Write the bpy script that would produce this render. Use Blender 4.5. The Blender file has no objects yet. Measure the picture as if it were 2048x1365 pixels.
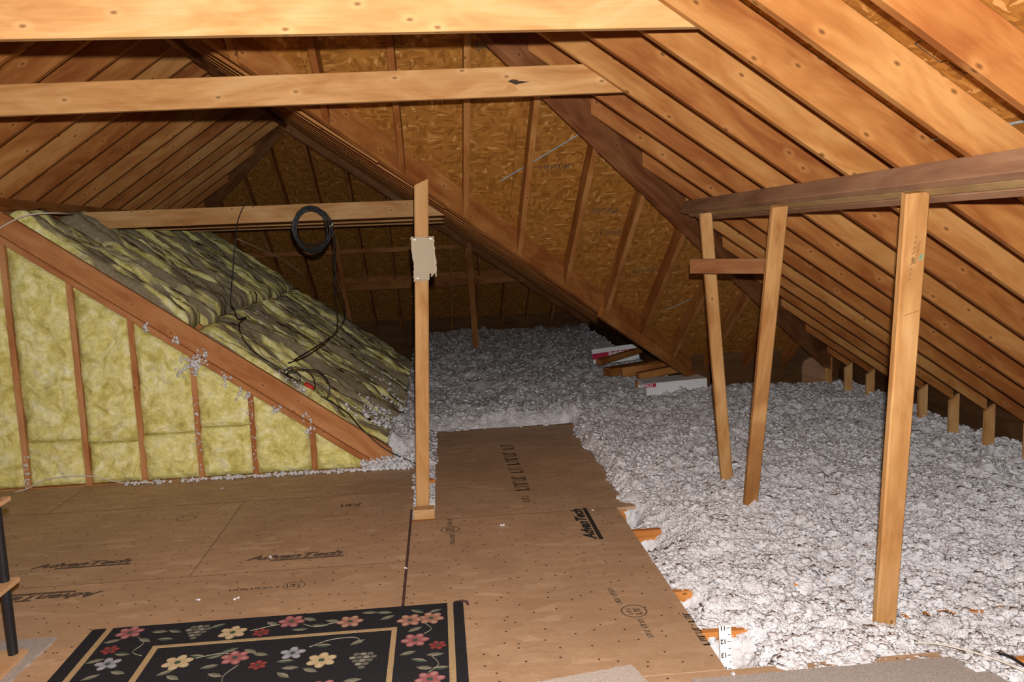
import bpy, math, random
import numpy as np
from mathutils import Vector, Matrix, noise as mnoise

random.seed(7)
rng = np.random.default_rng(11)
SC = bpy.context.scene
COL = SC.collection

# ------------------------------------------------------------------ camera, world, light, exposure
EYE = 1.65
FPX = 1653.1
ROLL = 0.038
VPX, VPY = 872.0, 480.0
def camera_axes():
    Y = np.array([(VPX - 1024) / FPX, (VPY - 682.5) / FPX, 1.0]); Y /= np.linalg.norm(Y)
    X = np.array([math.cos(ROLL), -math.sin(ROLL), 0.0]); X -= Y * X.dot(Y); X /= np.linalg.norm(X)
    Z = np.cross(X, Y)
    if Z[1] > 0: Z = -Z
    return np.stack([X, Y, Z])
_R = camera_axes()
cam_data = bpy.data.cameras.new('camera'); cam = bpy.data.objects.new('camera', cam_data); COL.objects.link(cam)
cam_data.sensor_fit = 'HORIZONTAL'; cam_data.sensor_width = 22.3; cam_data.lens = 18.0
cam_data.clip_start = 0.05; cam_data.clip_end = 100
M = Matrix.Identity(4)
for i in range(3):
    M[i][0] = _R[i, 0]; M[i][1] = -_R[i, 1]; M[i][2] = -_R[i, 2]
M[2][3] = EYE
cam.matrix_world = M
SC.camera = cam

world = bpy.data.worlds.new('World'); SC.world = world; world.use_nodes = True
world.node_tree.nodes['Background'].inputs[0].default_value = (0.62, 0.74, 0.86, 1)
world.node_tree.nodes['Background'].inputs[1].default_value = 0.03

fl = bpy.data.lights.new('camera_flash', 'POINT'); fl.energy = 830; fl.shadow_soft_size = 0.018; fl.color = (1.0, 0.975, 0.945)
flash = bpy.data.objects.new('camera_flash', fl); COL.objects.link(flash); flash.location = (0.03, 0.0, EYE + 0.13)

vs = SC.view_settings
vs.view_transform = 'Standard'; vs.look = 'None'; vs.exposure = 0.0; vs.gamma = 1.0; vs.use_curve_mapping = False
try:
    SC.cycles.max_bounces = 6; SC.cycles.diffuse_bounces = 3
except Exception: pass

# ------------------------------------------------------------------ material helpers
class NT:
    def __init__(s, name):
        s.m = bpy.data.materials.new(name); s.m.use_nodes = True
        s.t = s.m.node_tree; s.n = s.t.nodes; s.b = s.n['Principled BSDF']
    def new(s, typ, **kw):
        n = s.n.new(typ)
        for k, v in kw.items(): setattr(n, k, v)
        return n
    def link(s, a, b): s.t.links.new(a, b)
    def val(s, sock, v):
        if hasattr(v, 'links') or isinstance(v, bpy.types.NodeSocket): s.link(v, sock)
        else: sock.default_value = v
    def math(s, op, a, b=0.0):
        n = s.new('ShaderNodeMath', operation=op); s.val(n.inputs[0], a); s.val(n.inputs[1], b); return n.outputs[0]
    def vmul(s, v, k):
        n = s.new('ShaderNodeVectorMath', operation='MULTIPLY'); s.link(v, n.inputs[0]); n.inputs[1].default_value = k; return n.outputs[0]
    def vadd(s, v, w):
        n = s.new('ShaderNodeVectorMath', operation='ADD'); s.link(v, n.inputs[0]); s.val(n.inputs[1], w); return n.outputs[0]
    def coord(s, what='Object'): return s.new('ShaderNodeTexCoord').outputs[what]
    def rand(s): return s.new('ShaderNodeObjectInfo').outputs['Random']
    def noise(s, v, scale=5, detail=3, rough=.5, dist=0.0):
        n = s.new('ShaderNodeTexNoise'); s.link(v, n.inputs['Vector']); n.inputs['Scale'].default_value = scale
        n.inputs['Detail'].default_value = detail; n.inputs['Roughness'].default_value = rough; n.inputs['Distortion'].default_value = dist
        return n.outputs['Fac']
    def voro(s, v, scale=5, feature='F1', out='Distance', dims='3D', rand=1.0):
        n = s.new('ShaderNodeTexVoronoi', feature=feature, voronoi_dimensions=dims); s.link(v, n.inputs['Vector'])
        n.inputs['Scale'].default_value = scale; n.inputs['Randomness'].default_value = rand
        return n.outputs[out]
    def ramp(s, fac, stops):
        n = s.new('ShaderNodeValToRGB'); s.link(fac, n.inputs[0]); e = n.color_ramp.elements
        while len(e) < len(stops): e.new(0.5)
        for el, (p, c) in zip(e, stops):
            el.position = p
            el.color = (c, c, c, 1) if isinstance(c, (int, float)) else (*c, 1)
        return n.outputs[0]
    def mix(s, fac, a, b, typ='MIX'):
        n = s.new('ShaderNodeMix', data_type='RGBA', blend_type=typ, clamp_factor=True)
        s.val(n.inputs[0], fac)
        for sock, v in ((n.inputs[6], a), (n.inputs[7], b)):
            if isinstance(v, bpy.types.NodeSocket): s.link(v, sock)
            else: sock.default_value = (*v, 1) if len(v) == 3 else v
        return n.outputs[2]
    def bump(s, h, strength=.3, dist=.01):
        n = s.new('ShaderNodeBump'); n.inputs['Strength'].default_value = strength; n.inputs['Distance'].default_value = dist
        s.link(h, n.inputs['Height']); s.link(n.outputs[0], s.b.inputs['Normal'])
    def finish(s, col, rough=.6, spec=.3):
        if isinstance(col, bpy.types.NodeSocket): s.link(col, s.b.inputs['Base Color'])
        else: s.b.inputs['Base Color'].default_value = (*col, 1)
        s.val(s.b.inputs['Roughness'], rough); s.b.inputs['Specular IOR Level'].default_value = spec
        return s.m

def wood(name, pale, mid, dark, rough=.5, spec=.35, vary=.3, knots=.5):
    k = NT(name); o = k.coord(); r = k.rand()
    off = k.new('ShaderNodeCombineXYZ'); k.link(k.math('MULTIPLY', r, 37.0), off.inputs[0]); k.link(k.math('MULTIPLY', r, 11.0), off.inputs[2])
    v = k.vadd(o, off.outputs[0])
    blotch = k.noise(k.vmul(v, (1.3, 4, 5)), 1.6, 3, .6, .6)
    fac = k.math('ADD', k.math('MULTIPLY', blotch, 1.1), k.math('MULTIPLY', k.math('SUBTRACT', r, .55), vary))
    base = k.ramp(fac, [(.30, pale), (.52, mid), (.76, dark)])
    grain = k.noise(k.vmul(v, (1.6, 34, 34)), 2.2, 4, .65, .8)
    g = k.ramp(grain, [(.3, .88), (.7, 1.06)])
    c = k.mix(1.0, base, g, 'MULTIPLY')
    # knots: sparse cells across the broad face, a dark eye in a paler ring
    sep = k.new('ShaderNodeSeparateXYZ'); k.link(v, sep.inputs[0])
    kv = k.new('ShaderNodeCombineXYZ'); k.link(k.math('MULTIPLY', sep.outputs[0], 3.8), kv.inputs[0])
    k.link(k.math('MULTIPLY', k.math('ADD', sep.outputs[2], sep.outputs[1]), 7.0), kv.inputs[1])
    dist = k.voro(kv.outputs[0], 1.0, dims='2D'); cc = k.voro(kv.outputs[0], 1.0, out='Color', dims='2D')
    sc = k.new('ShaderNodeSeparateColor'); k.link(cc, sc.inputs[0])
    on = k.math('GREATER_THAN', sc.outputs[0], 1 - knots)
    ring = k.math('MULTIPLY', k.ramp(dist, [(.0, 1.0), (.16, .0)]), on)
    eye = k.math('MULTIPLY', k.ramp(dist, [(.02, 1.0), (.065, .0)]), on)
    c = k.mix(k.math('MULTIPLY', ring, .5), c, tuple(min(1, x * 1.15) for x in pale))
    c = k.mix(k.math('MULTIPLY', eye, .8), c, tuple(x * .35 for x in dark))
    k.bump(grain, .12, .003)
    return k.finish(c, rough, spec)

M_RAFTER = wood('rafter_pine', (.44, .215, .070), (.345, .138, .038), (.235, .075, .020), rough=.5, spec=.07, knots=.8)
M_TIE = wood('collar_tie_pine', (.60, .37, .175), (.515, .28, .108), (.38, .17, .054), rough=.5, spec=.07, vary=.25, knots=.7)
M_POST = wood('post_pine', (.58, .345, .150), (.475, .250, .092), (.33, .145, .045), rough=.55, spec=.07, vary=.3, knots=.35)
M_PLATE = wood('plate_pine', (.56, .285, .125), (.47, .205, .077), (.36, .13, .045), rough=.65, spec=.1, vary=.3)
M_PURLIN = wood('purlin_weathered', (.36, .205, .12), (.295, .158, .088), (.215, .105, .058), rough=.7, spec=.15, vary=.1, knots=.1)
M_PURLIN2 = wood('purlin_tan', (.42, .28, .135), (.35, .22, .095), (.27, .16, .065), rough=.7, spec=.15, vary=.1, knots=.1)
M_JOIST = wood('joist_pine', (.62, .29, .09), (.55, .22, .06), (.42, .15, .035), vary=.2, rough=.7, spec=.1)
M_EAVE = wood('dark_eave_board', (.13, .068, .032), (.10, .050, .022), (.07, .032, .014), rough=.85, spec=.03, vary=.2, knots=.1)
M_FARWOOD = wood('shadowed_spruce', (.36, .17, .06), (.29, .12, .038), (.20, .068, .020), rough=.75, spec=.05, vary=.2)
M_HIP = wood('hip_spruce', (.33, .155, .066), (.26, .102, .040), (.155, .050, .020), rough=.6, spec=.06, vary=.2)

def osb(name, cols, scale=1.0):
    k = NT(name); o = k.coord(); r = k.rand()
    off = k.new('ShaderNodeCombineXYZ'); k.link(k.math('MULTIPLY', r, 23.0), off.inputs[0]); k.link(k.math('MULTIPLY', r, 7.0), off.inputs[1])
    v = k.vadd(o, off.outputs[0])
    wob = k.new('ShaderNodeTexNoise'); k.link(v, wob.inputs['Vector']); wob.inputs['Scale'].default_value = 9 * scale
    wv = k.new('ShaderNodeVectorMath', operation='SCALE'); k.link(wob.outputs['Color'], wv.inputs[0]); wv.inputs['Scale'].default_value = .05 / scale
    v2 = k.vadd(v, wv.outputs[0])
    a = k.voro(k.vmul(v2, (13 * scale, 38 * scale, 1)), 1.0, out='Color', dims='2D')
    b = k.voro(k.vmul(v2, (34 * scale, 15 * scale, 1)), 1.0, out='Color', dims='2D')
    pick = k.math('GREATER_THAN', k.noise(v, 7 * scale, 2), .5)
    f = k.mix(pick, a, b)
    sc = k.new('ShaderNodeSeparateColor'); k.link(f, sc.inputs[0])
    c = k.ramp(sc.outputs[0], list(zip((.0, .35, .7, .93, 1.0), cols)))
    fine = k.noise(k.vmul(v, (60, 160, 1)), 1.0, 3, .6)
    c = k.mix(1.0, c, k.ramp(fine, [(.3, .82), (.7, 1.08)]), 'MULTIPLY')
    k.bump(sc.outputs[1], .18, .004)
    return k.finish(c, .65, .08)
M_OSB = osb('osb_sheathing', [(.24, .093, .018), (.32, .130, .025), (.375, .158, .032), (.43, .190, .043), (.56, .30, .10)], 1.45)

def subfloor():
    k = NT('subfloor_board'); o = k.coord(); r = k.rand()
    off = k.new('ShaderNodeCombineXYZ'); k.link(k.math('MULTIPLY', r, 19.0), off.inputs[0]); k.link(k.math('MULTIPLY', r, 5.0), off.inputs[1])
    v = k.vadd(o, off.outputs[0])
    wob = k.new('ShaderNodeTexNoise'); k.link(v, wob.inputs['Vector']); wob.inputs['Scale'].default_value = 12
    wv = k.new('ShaderNodeVectorMath', operation='SCALE'); k.link(wob.outputs['Color'], wv.inputs[0]); wv.inputs['Scale'].default_value = .06
    v2 = k.vadd(v, wv.outputs[0])
    a = k.voro(k.vmul(v2, (9, 26, 1)), 1.0, out='Color', dims='2D')
    sc = k.new('ShaderNodeSeparateColor'); k.link(a, sc.inputs[0])
    c = k.ramp(sc.outputs[0], [(0, (.43, .278, .163)), (.5, (.46, .305, .183)), (.9, (.485, .325, .197)), (1, (.54, .38, .24))])
    big = k.noise(v, 1.3, 4, .6)
    c = k.mix(1.0, c, k.ramp(big, [(.3, .86), (.7, 1.1)]), 'MULTIPLY')
    fine = k.noise(k.vmul(v, (30, 90, 1)), 1.0, 3, .6)
    c = k.mix(1.0, c, k.ramp(fine, [(.3, .88), (.7, 1.06)]), 'MULTIPLY')
    spots = k.voro(v, 9.0, dims='2D')
    c = k.mix(k.ramp(spots, [(.035, 1.0), (.06, .0)]), c, (.06, .04, .03))
    dirt = k.noise(v, 30, 2, .6)
    c = k.mix(k.ramp(dirt, [(.68, .0), (.78, .5)]), c, (.16, .09, .05))
    k.bump(fine, .08, .002)
    return k.finish(c, .55, .3)
M_FLOOR = subfloor()

def fiberglass(name, dusty):
    k = NT(name); o = k.coord(); r = k.rand()
    off = k.new('ShaderNodeCombineXYZ'); k.link(k.math('MULTIPLY', r, 17.0), off.inputs[0]); k.link(k.math('MULTIPLY', r, 29.0), off.inputs[1])
    v = k.vadd(o, off.outputs[0])
    n1 = k.noise(v, 7, 5, .65, 1.2); n2 = k.noise(v, 38, 3, .6)
    c = k.ramp(n1, [(.28, (.46, .38, .10)), (.44, (.68, .62, .20)), (.56, (.82, .77, .34)), (.72, (.92, .90, .62))])
    c = k.mix(1.0, c, k.ramp(n2, [(.25, .80), (.7, 1.08)]), 'MULTIPLY')
    if dusty:
        s = k.noise(k.vmul(v, (1.0, 13, 1.0)), 1.0, 3, .5, .35)
        d = k.ramp(s, [(.49, 1.0), (.56, .0)])
        c = k.mix(k.math('MULTIPLY', d, .93), c, k.mix(n2, (.13, .10, .065), (.30, .25, .17)))
        w = k.noise(v, 11, 3, .6)
        c = k.mix(k.ramp(w, [(.66, .0), (.74, .6)]), c, (.55, .53, .5))
    else:
        st = k.noise(k.vmul(v, (5, 1, 9)), 1.0, 3, .6, .5)
        c = k.mix(k.ramp(st, [(.58, .0), (.72, .45)]), c, (.36, .29, .10))
    k.bump(k.mix(.5, n1, n2), .7, .02)
    return k.finish(c, .95, .05)
M_BATT = fiberglass('yellow_fiberglass', False)
M_BATT_DUSTY = fiberglass('dusty_fiberglass', True)

def loosefill():
    k = NT('white_loose_fill'); o = k.coord()
    n1 = k.noise(o, 16, 4, .6); n2 = k.noise(o, 90, 4, .7); n3 = k.noise(o, 2.3, 3, .6)
    n4 = k.noise(o, 42, 3, .6, .5)
    c = k.ramp(n1, [(.26, (.52, .50, .505)), (.46, (.68, .675, .695)), (.66, (.80, .81, .84))])
    c = k.mix(k.ramp(n4, [(.56, .0), (.76, .45)]), c, (.38, .325, .305))
    c = k.mix(1.0, c, k.ramp(n2, [(.25, .82), (.6, 1.04)]), 'MULTIPLY')
    c = k.mix(1.0, c, k.ramp(n3, [(.3, .88), (.7, 1.04)]), 'MULTIPLY')
    sp = k.voro(o, 13); c = k.mix(k.ramp(sp, [(.035, 1.0), (.055, .0)]), c, (.42, .22, .10))
    k.bump(k.mix(.5, n2, n4), .8, .008)
    return k.finish(c, 1.0, .0)
M_LOOSE = loosefill()

def plain(name, col, rough=.6, spec=.3, nscale=60, amp=.2, bump=0.0, metal=0.0):
    k = NT(name); o = k.coord()
    n = k.noise(o, nscale, 3, .6)
    c = k.mix(1.0, col, k.ramp(n, [(.3, 1 - amp), (.7, 1 + amp)]), 'MULTIPLY')
    if bump: k.bump(n, bump, .004)
    k.b.inputs['Metallic'].default_value = metal
    return k.finish(c, rough, spec)
M_BLACKCABLE = plain('black_coax_sheath', (.012, .012, .013), .4, .4, amp=.1)
M_BRASS = plain('brass_connector', (.75, .68, .5), .3, .5, metal=.8, amp=.05)
M_WHITECABLE = plain('cream_cable_sheath', (.62, .58, .50), .5, .3, amp=.08)
M_BLACKPOLE = plain('black_plastic_tube', (.012, .012, .014), .35, .4, amp=.1)
M_SHELF = wood('shelf_laminate', (.62, .40, .22), (.56, .34, .18), (.5, .28, .14), vary=.1, knots=.0)
M_CARPET_GREY = plain('grey_carpet_pile', (.40, .365, .34), 1.0, .0, nscale=260, amp=.35, bump=.8)
M_CARPET_BEIGE = plain('beige_carpet_pile', (.52, .47, .42), 1.0, .0, nscale=260, amp=.3, bump=.8)
M_INK = plain('black_stamp_ink', (.035, .032, .03), .8, .1, nscale=45, amp=.5)
M_INK_FAINT = plain('faded_stamp_ink', (.125, .090, .066), .8, .1, nscale=45, amp=.4)
M_INK_PALE = plain('worn_stamp_ink', (.205, .135, .085), .8, .1, nscale=45, amp=.3)
M_FELT = plain('black_roof_felt', (.01, .01, .01), .9, .1)
M_CARTON = plain('white_carton_board', (.72, .72, .74), .7, .2, amp=.04)
M_CARTON_RED = plain('carton_red_print', (.42, .02, .06), .7, .2, amp=.08)
M_WHITE = plain('white_plastic_rule', (.80, .80, .80), .5, .3, amp=.03)
M_SEAM = plain('blue_grey_metal_strip', (.24, .31, .36), .45, .4, amp=.25, nscale=25)
M_KNOT = plain('dark_knot_wood', (.05, .028, .018), .7, .1, nscale=30, amp=.4)
M_GREEN = plain('green_pencil', (.20, .26, .17), .8, .05)
M_PENCIL = plain('brown_pencil', (.22, .115, .05), .8, .05)
M_RED = plain('red_wire_nut', (.5, .02, .02), .5, .3)
M_PURPLE = plain('dried_glue_line', (.10, .055, .05), .8, .1, nscale=30, amp=.5)

# ------------------------------------------------------------------ mesh helpers
def link(name, me, mat, parent=None):
    o = bpy.data.objects.new(name, me); COL.objects.link(o)
    if mat is not None:
        for mm in (mat if isinstance(mat, (list, tuple)) else [mat]): me.materials.append(mm)
    if parent is not None: o.parent = parent
    return o
def mesh(name, verts, faces, smooth=False):
    me = bpy.data.meshes.new(name); me.from_pydata([tuple(v) for v in verts], [], faces); me.update()
    if smooth: me.polygons.foreach_set('use_smooth', [True] * len(me.polygons))
    return me
def tag(o, label=None, cat=None, group=None, kind=None):
    if label: o['label'] = label
    if cat: o['category'] = cat
    if group: o['group'] = group
    if kind: o['kind'] = kind
    return o
def empty(name, loc=(0, 0, 0)):
    o = bpy.data.objects.new(name, None); o.location = loc; COL.objects.link(o); o.empty_display_size = .1
    return o

def board(name, A, B, up, t, d, mat, parent=None, a=(0, 0), b=(0, 0), ch=.0025, base=0.0):
    """A plank from A to B: A-B is the centre of its lower edge, `up` the way its depth d rises, t its thickness; a, b shear the two end cuts."""
    A, B, up = Vector(A), Vector(B), Vector(up)
    x = (B - A); L = x.length; x.normalize(); z = (up - x * up.dot(x)).normalized(); y = z.cross(x)
    h = t / 2; c = min(ch, t * .2)
    prof = [(-h + c, base), (h - c, base), (h, base + c), (h, base + d - c), (h - c, base + d), (-h + c, base + d), (-h, base + d - c), (-h, base + c)]
    vs = [(a[0] * q + a[1] * p, p, q) for p, q in prof] + [(L + b[0] * q + b[1] * p, p, q) for p, q in prof]
    fs = [(i, (i + 1) % 8, 8 + (i + 1) % 8, 8 + i)[::-1] for i in range(8)] + [tuple(range(8)), tuple(range(15, 7, -1))]
    o = link(name, mesh(name, vs, fs), mat, parent)
    o.matrix_local = Matrix(((x.x, y.x, z.x, A.x), (x.y, y.y, z.y, A.y), (x.z, y.z, z.z, A.z), (0, 0, 0, 1)))
    return o
def box(name, lo, hi, mat, parent=None, loc=None, rotz=0.0, ch=.003):
    lo, hi = Vector(lo), Vector(hi); c = (lo + hi) / 2
    o = board(name, (lo.x, c.y, lo.z), (hi.x, c.y, lo.z), (0, 0, 1), hi.y - lo.y, hi.z - lo.z, mat, parent, ch=ch)
    return o
def smooth_path(pts, n=8):
    P = [Vector(p) for p in pts]; out = []
    for i in range(len(P) - 1):
        p0, p1, p2, p3 = P[max(i - 1, 0)], P[i], P[i + 1], P[min(i + 2, len(P) - 1)]
        for k in range(n):
            t = k / n
            out.append(.5 * ((2 * p1) + (p2 - p0) * t + (2 * p0 - 5 * p1 + 4 * p2 - p3) * t * t + (3 * p1 - p0 - 3 * p2 + p3) * t ** 3))
    out.append(P[-1]); return out
def tube_geo(path, r, ns=7):
    vs, fs = [], []; N = len(path); prev = Vector((0, 0, 1))
    for i, p in enumerate(path):
        d = (path[min(i + 1, N - 1)] - path[max(i - 1, 0)]).normalized()
        s = d.cross(prev)
        if s.length < 1e-3: s = d.cross(Vector((1, 0, 0)))
        s.normalize(); u = s.cross(d); prev = u
        for k in range(ns):
            an = 2 * math.pi * k / ns; vs.append(p + s * (r * math.cos(an)) + u * (r * math.sin(an)))
    for i in range(N - 1):
        for k in range(ns):
            fs.append((i * ns + k, i * ns + (k + 1) % ns, (i + 1) * ns + (k + 1) % ns, (i + 1) * ns + k))
    fs.append(tuple(range(ns))[::-1]); fs.append(tuple((N - 1) * ns + k for k in range(ns)))
    return vs, fs
def tube(name, pts, r, mat, parent=None, n=8, ns=7, smooth=True):
    path = smooth_path(pts, n) if n > 1 else [Vector(p) for p in pts]
    return link(name, mesh(name, *tube_geo(path, r, ns), smooth=smooth), mat, parent)
def clip_poly(poly, lo, hi):
    for ax in (0, 1):
        for lim, sgn in ((lo[ax], 1), (hi[ax], -1)):
            out = []
            for i in range(len(poly)):
                p, q = poly[i], poly[(i + 1) % len(poly)]
                dp, dq = (p[ax] - lim) * sgn, (q[ax] - lim) * sgn
                if dp >= 0: out.append(p)
                if (dp > 0 > dq) or (dp < 0 < dq):
                    t = dp / (dp - dq); out.append((p[0] + (q[0] - p[0]) * t, p[1] + (q[1] - p[1]) * t))
            poly = out
            if not poly: return []
    return poly
def prism(name, top, bot, mat, parent, origin=None):
    n = len(top)
    vs = list(bot) + list(top)
    fs = [tuple(range(n))[::-1], tuple(range(n, 2 * n))] + [(i, (i + 1) % n, n + (i + 1) % n, n + i) for i in range(n)]
    return link(name, mesh(name, vs, fs), mat, parent)

def lettering(name, body, size, mat, parent, loc, rot, shear=0.0, align='CENTER', bold=.02, scale=(1, 1, 1), ext=.0003):
    cu = bpy.data.curves.new(name, 'FONT'); cu.body = body; cu.size = size; cu.shear = shear; cu.extrude = ext; cu.offset = size * bold
    cu.align_x = align; cu.resolution_u = 3
    tmp = bpy.data.objects.new(name + '_curve', cu); COL.objects.link(tmp)
    dg = bpy.context.evaluated_depsgraph_get(); me = bpy.data.meshes.new_from_object(tmp.evaluated_get(dg))
    bpy.data.objects.remove(tmp); me.name = name; me.materials.clear()
    o = link(name, me, mat, parent); o.location = loc; o.rotation_euler = rot; o.scale = scale
    return o

# ------------------------------------------------------------------ the roof: planes through the lower edges of the rafters
m = .685; CT = 1 / math.sqrt(1 + m * m); SN = m * CT       # cos and sin of the pitch
cR, cL, cH = 3.0, 4.07, 5.76
XR = (cR - cL) / (2 * m); ZR = cR - m * XR                  # main ridge
XB = -1.58; ZB = cL + m * XB; cB = ZB + m * XB              # lower ridge of the back wing
YK = 9.40                                                   # where the back ridge ends
HIP = cH / m - cR / m                                       # y = x + HIP on the hip
VAL = cH / m - cB / m                                       # y = x + VAL on the valley
YH = XR + HIP                                               # where the main ridge ends
XE, XEL, XEB, YEH, YEK = 4.05, -5.45, 2.45, 8.08, 13.45     # eaves
HV, DP, S = .178, .178 * CT, .4064
zR = lambda x: cR - m * x
zL = lambda x: cL + m * x
zH = lambda y: cH - m * y
zB = lambda x: cB - m * x
zK = lambda y: ZB - m * (y - YK)

ceiling = tag(empty('ceiling'), kind='structure')
upR, upL, upY = Vector((SN, 0, CT)), Vector((-SN, 0, CT)), Vector((0, SN, CT))
TR = .038
def raf(name, A, B, up, mat=M_RAFTER, d=DP, t=TR, a=(-m, 0), b=(-m, 0), parent=ceiling):
    return board(name, A, B, up, t, d, mat, parent, a=a, b=b)
ck = 1 / CT
# the slope beside the posts: common rafters, then jacks cut against the hip
for k in range(-5, 13):
    y = 2.9 + .019 + S * k
    if k == 1: y -= .035
    x0 = XR + .02 if y < YH else y - HIP + .028
    cut = (-m, 0) if y < YH else (-m, ck)
    raf('rafter' if y < YH else 'jack_rafter', (x0, y, zR(x0)), (XE, y, zR(XE)), upR, a=cut)
# the long slope opposite
for k in range(-10, 20):
    y = 5.3 + .019 + S * k
    x0 = XR - .02 if y < YH else (XR - (y - YH) if y < YH + (XR - XB) else (XB - .02 if y < YK else XB - (y - YK) - .028))
    if x0 < XEL + .4: continue
    jack = y > YK or (YH < y < YH + XR - XB)
    raf('jack_rafter' if jack else 'rafter', (x0, y, zL(x0)), (XEL, y, zL(XEL)), upL, a=(-m, 0) if not jack else (-m, ck))
# the hip end: jacks between hip and valley
for j in range(-4, 10):
    x = .215 + S * j
    y0 = x + HIP + .03 if x > XR else YH + (XR - x) + .03
    y1 = min(x + VAL - .03, YEH)
    if y1 - y0 < .2: continue
    raf('jack_rafter', (x, y0, zH(y0)), (x, y1, zH(y1)), upY, a=(-m, -ck if x > XR else ck), b=(-m, -ck))
# the back wing's slope beyond the valley
for k in range(-3, 20):
    y = 5.3 + .019 + S * k
    x0 = XB + .02 if y < YK else XB + (y - YK) + .03
    x1 = min(y - VAL - .03, XEB)
    if x1 - x0 < .2: continue
    raf('rafter' if y > YEH and y < YK else 'jack_rafter', (x0, y, zB(x0)), (x1, y, zB(x1)), upR, a=(-m, 0) if y < YK else (-m, -ck) if False else (-m, ck))
# the back hip
for j in range(-13, 8):
    x = .19 + S * j
    y0 = YK + abs(x - XB) + .03
    if y0 > YEK - .3: continue
    raf('jack_rafter', (x, y0, zK(y0)), (x, YEK, zK(YEK)), upY, a=(-m, -ck if x > XB else ck))
# ridge boards, hips and valley
board('ridge_board', (XR, -1.6, ZR - .05), (XR, YH, ZR - .05), (0, 0, 1), .038, .22, M_HIP, ceiling)
board('ridge_board', (XB, YH + XR - XB, ZB - .06), (XB, YK + .05, ZB - .06), (0, 0, 1), .038, .22, M_HIP, ceiling)
def diag(name, x0, x1, c, z, d, t=.038, sgn=1, mat=M_HIP):
    return board(name, (x0, c + sgn * x0, z(x0)), (x1, c + sgn * x1, z(x1)), (0, 0, 1), t, d, mat, ceiling)
o = diag('hip_rafter', XR, XE - .05, HIP, lambda x: zR(x) - .15, .285, .06)
tag(o, 'dark double hip rafter with jack rafters nailed to it')
diag('hip_rafter', XB - .02, XR, YH + XR, lambda x: zL(x) - .05, .21, .04, sgn=-1)
o = board('valley_rafter', (XB, XB + VAL - .02, 1.922 - .695 * XB), (2.72, 2.72 + VAL - .02, 1.922 - .695 * 2.72), (0, 0, 1), .05, .218, M_RAFTER, ceiling)
tag(o, 'broad orange valley rafter running down to the insulation')
o = board('valley_cleat', (1.35, 1.35 + VAL - .075, 1.925 - .695 * 1.35 - .04), (2.66, 2.66 + VAL - .075, 1.925 - .695 * 2.66 - .04), (0, 0, 1), .04, .09, M_RAFTER, ceiling)
diag('hip_rafter', XEL + .2, XB, YK + XB, lambda x: zL(x) - .10, .27, .045, sgn=-1)
diag('hip_rafter', XB, XEB + .1, YK - XB, lambda x: zB(x) - .10, .27, .045)
# OSB sheathing in sheets 1.22 x 2.44, each a panel; unseen felt added above stops light leaking through the joints
FELT = []
def sheathe(poly, zf, along, phase=0.0, uphill=0.0):
    """poly in plan; `along` is the plan axis that runs level (0: x, 1: y)."""
    ac = 1 - along
    lo = [min(p[i] for p in poly) for i in (0, 1)]; hi = [max(p[i] for p in poly) for i in (0, 1)]
    rows = np.arange(lo[ac] - 1.22 * CT + uphill, hi[ac] + .01, 1.22 * CT); g = .0010
    for ri, r0 in enumerate(rows):
        st = lo[along] - 2.44 + phase + (1.22 if ri % 2 else 0)
        for c0 in np.arange(st, hi[along], 2.44):
            l, h = [0, 0], [0, 0]
            l[along], h[along], l[ac], h[ac] = c0 + g, c0 + 2.44 - g, r0 + g, r0 + 1.22 * CT - g
            p = clip_poly(poly, l, h)
            if len(p) < 3: continue
            area = abs(sum(p[i][0] * p[(i + 1) % len(p)][1] - p[(i + 1) % len(p)][0] * p[i][1] for i in range(len(p)))) / 2
            if area < .02: continue
            cx, cy = sum(q[0] for q in p) / len(p), sum(q[1] for q in p) / len(p)
            # local frame: level axis and uphill axis lie in the sheet
            e = 1e-3
            ux = Vector((1, 0, (zf(cx + e, cy) - zf(cx, cy)) / e)); uy = Vector((0, 1, (zf(cx, cy + e) - zf(cx, cy)) / e))
            lv, sl = (ux, uy) if along == 0 else (uy, ux)
            lv = lv.normalized(); sl = sl.normalized(); nz = lv.cross(sl)
            if nz.z < 0: sl = -sl; nz = -nz
            org = Vector((cx, cy, zf(cx, cy) + HV + .002))
            loc = []
            for q in p:
                w = Vector((q[0], q[1], zf(*q) + HV + .002)) - org
                loc.append((w.dot(lv), w.dot(sl)))
            if sum(loc[i][0] * loc[(i + 1) % len(loc)][1] - loc[(i + 1) % len(loc)][0] * loc[i][1] for i in range(len(loc))) < 0: loc.reverse()
            o = prism('sheathing_panel', [(u, v, .0115) for u, v in loc], [(u, v, 0) for u, v in loc], M_OSB, ceiling)
            o.matrix_local = Matrix(((lv.x, sl.x, nz.x, org.x), (lv.y, sl.y, nz.y, org.y), (lv.z, sl.z, nz.z, org.z), (0, 0, 0, 1)))
    top = [(q[0], q[1], zf(*q) + HV + .040) for q in poly]; bot = [(q[0], q[1], zf(*q) + HV + .024) for q in poly]
    if sum(poly[i][0] * poly[(i + 1) % len(poly)][1] - poly[(i + 1) % len(poly)][0] * poly[i][1] for i in range(len(poly))) < 0: top.reverse(); bot.reverse()
    prism('light_stop_felt', top, bot, M_FELT, ceiling)
YB0 = -1.6
sheathe([(XR, YB0), (XE + .1, YB0), (XE + .1, XE + .1 + HIP), (XR, YH)], lambda x, y: zR(x), 1, .7, uphill=(1.802 - XR) % (1.22 * CT))
sheathe([(XR, YB0), (XR, YH), (XB, YH + XR - XB), (XB, YK), (XEL - .1, YK + XB - XEL + .1), (XEL - .1, YB0)], lambda x, y: zL(x), 1, .3)
sheathe([(XR, YH), (XE + .1, XE + .1 + HIP), (XEB + .1, XEB + .1 + VAL), (XB, XB + VAL)], lambda x, y: zH(y), 0, .9)
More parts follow.
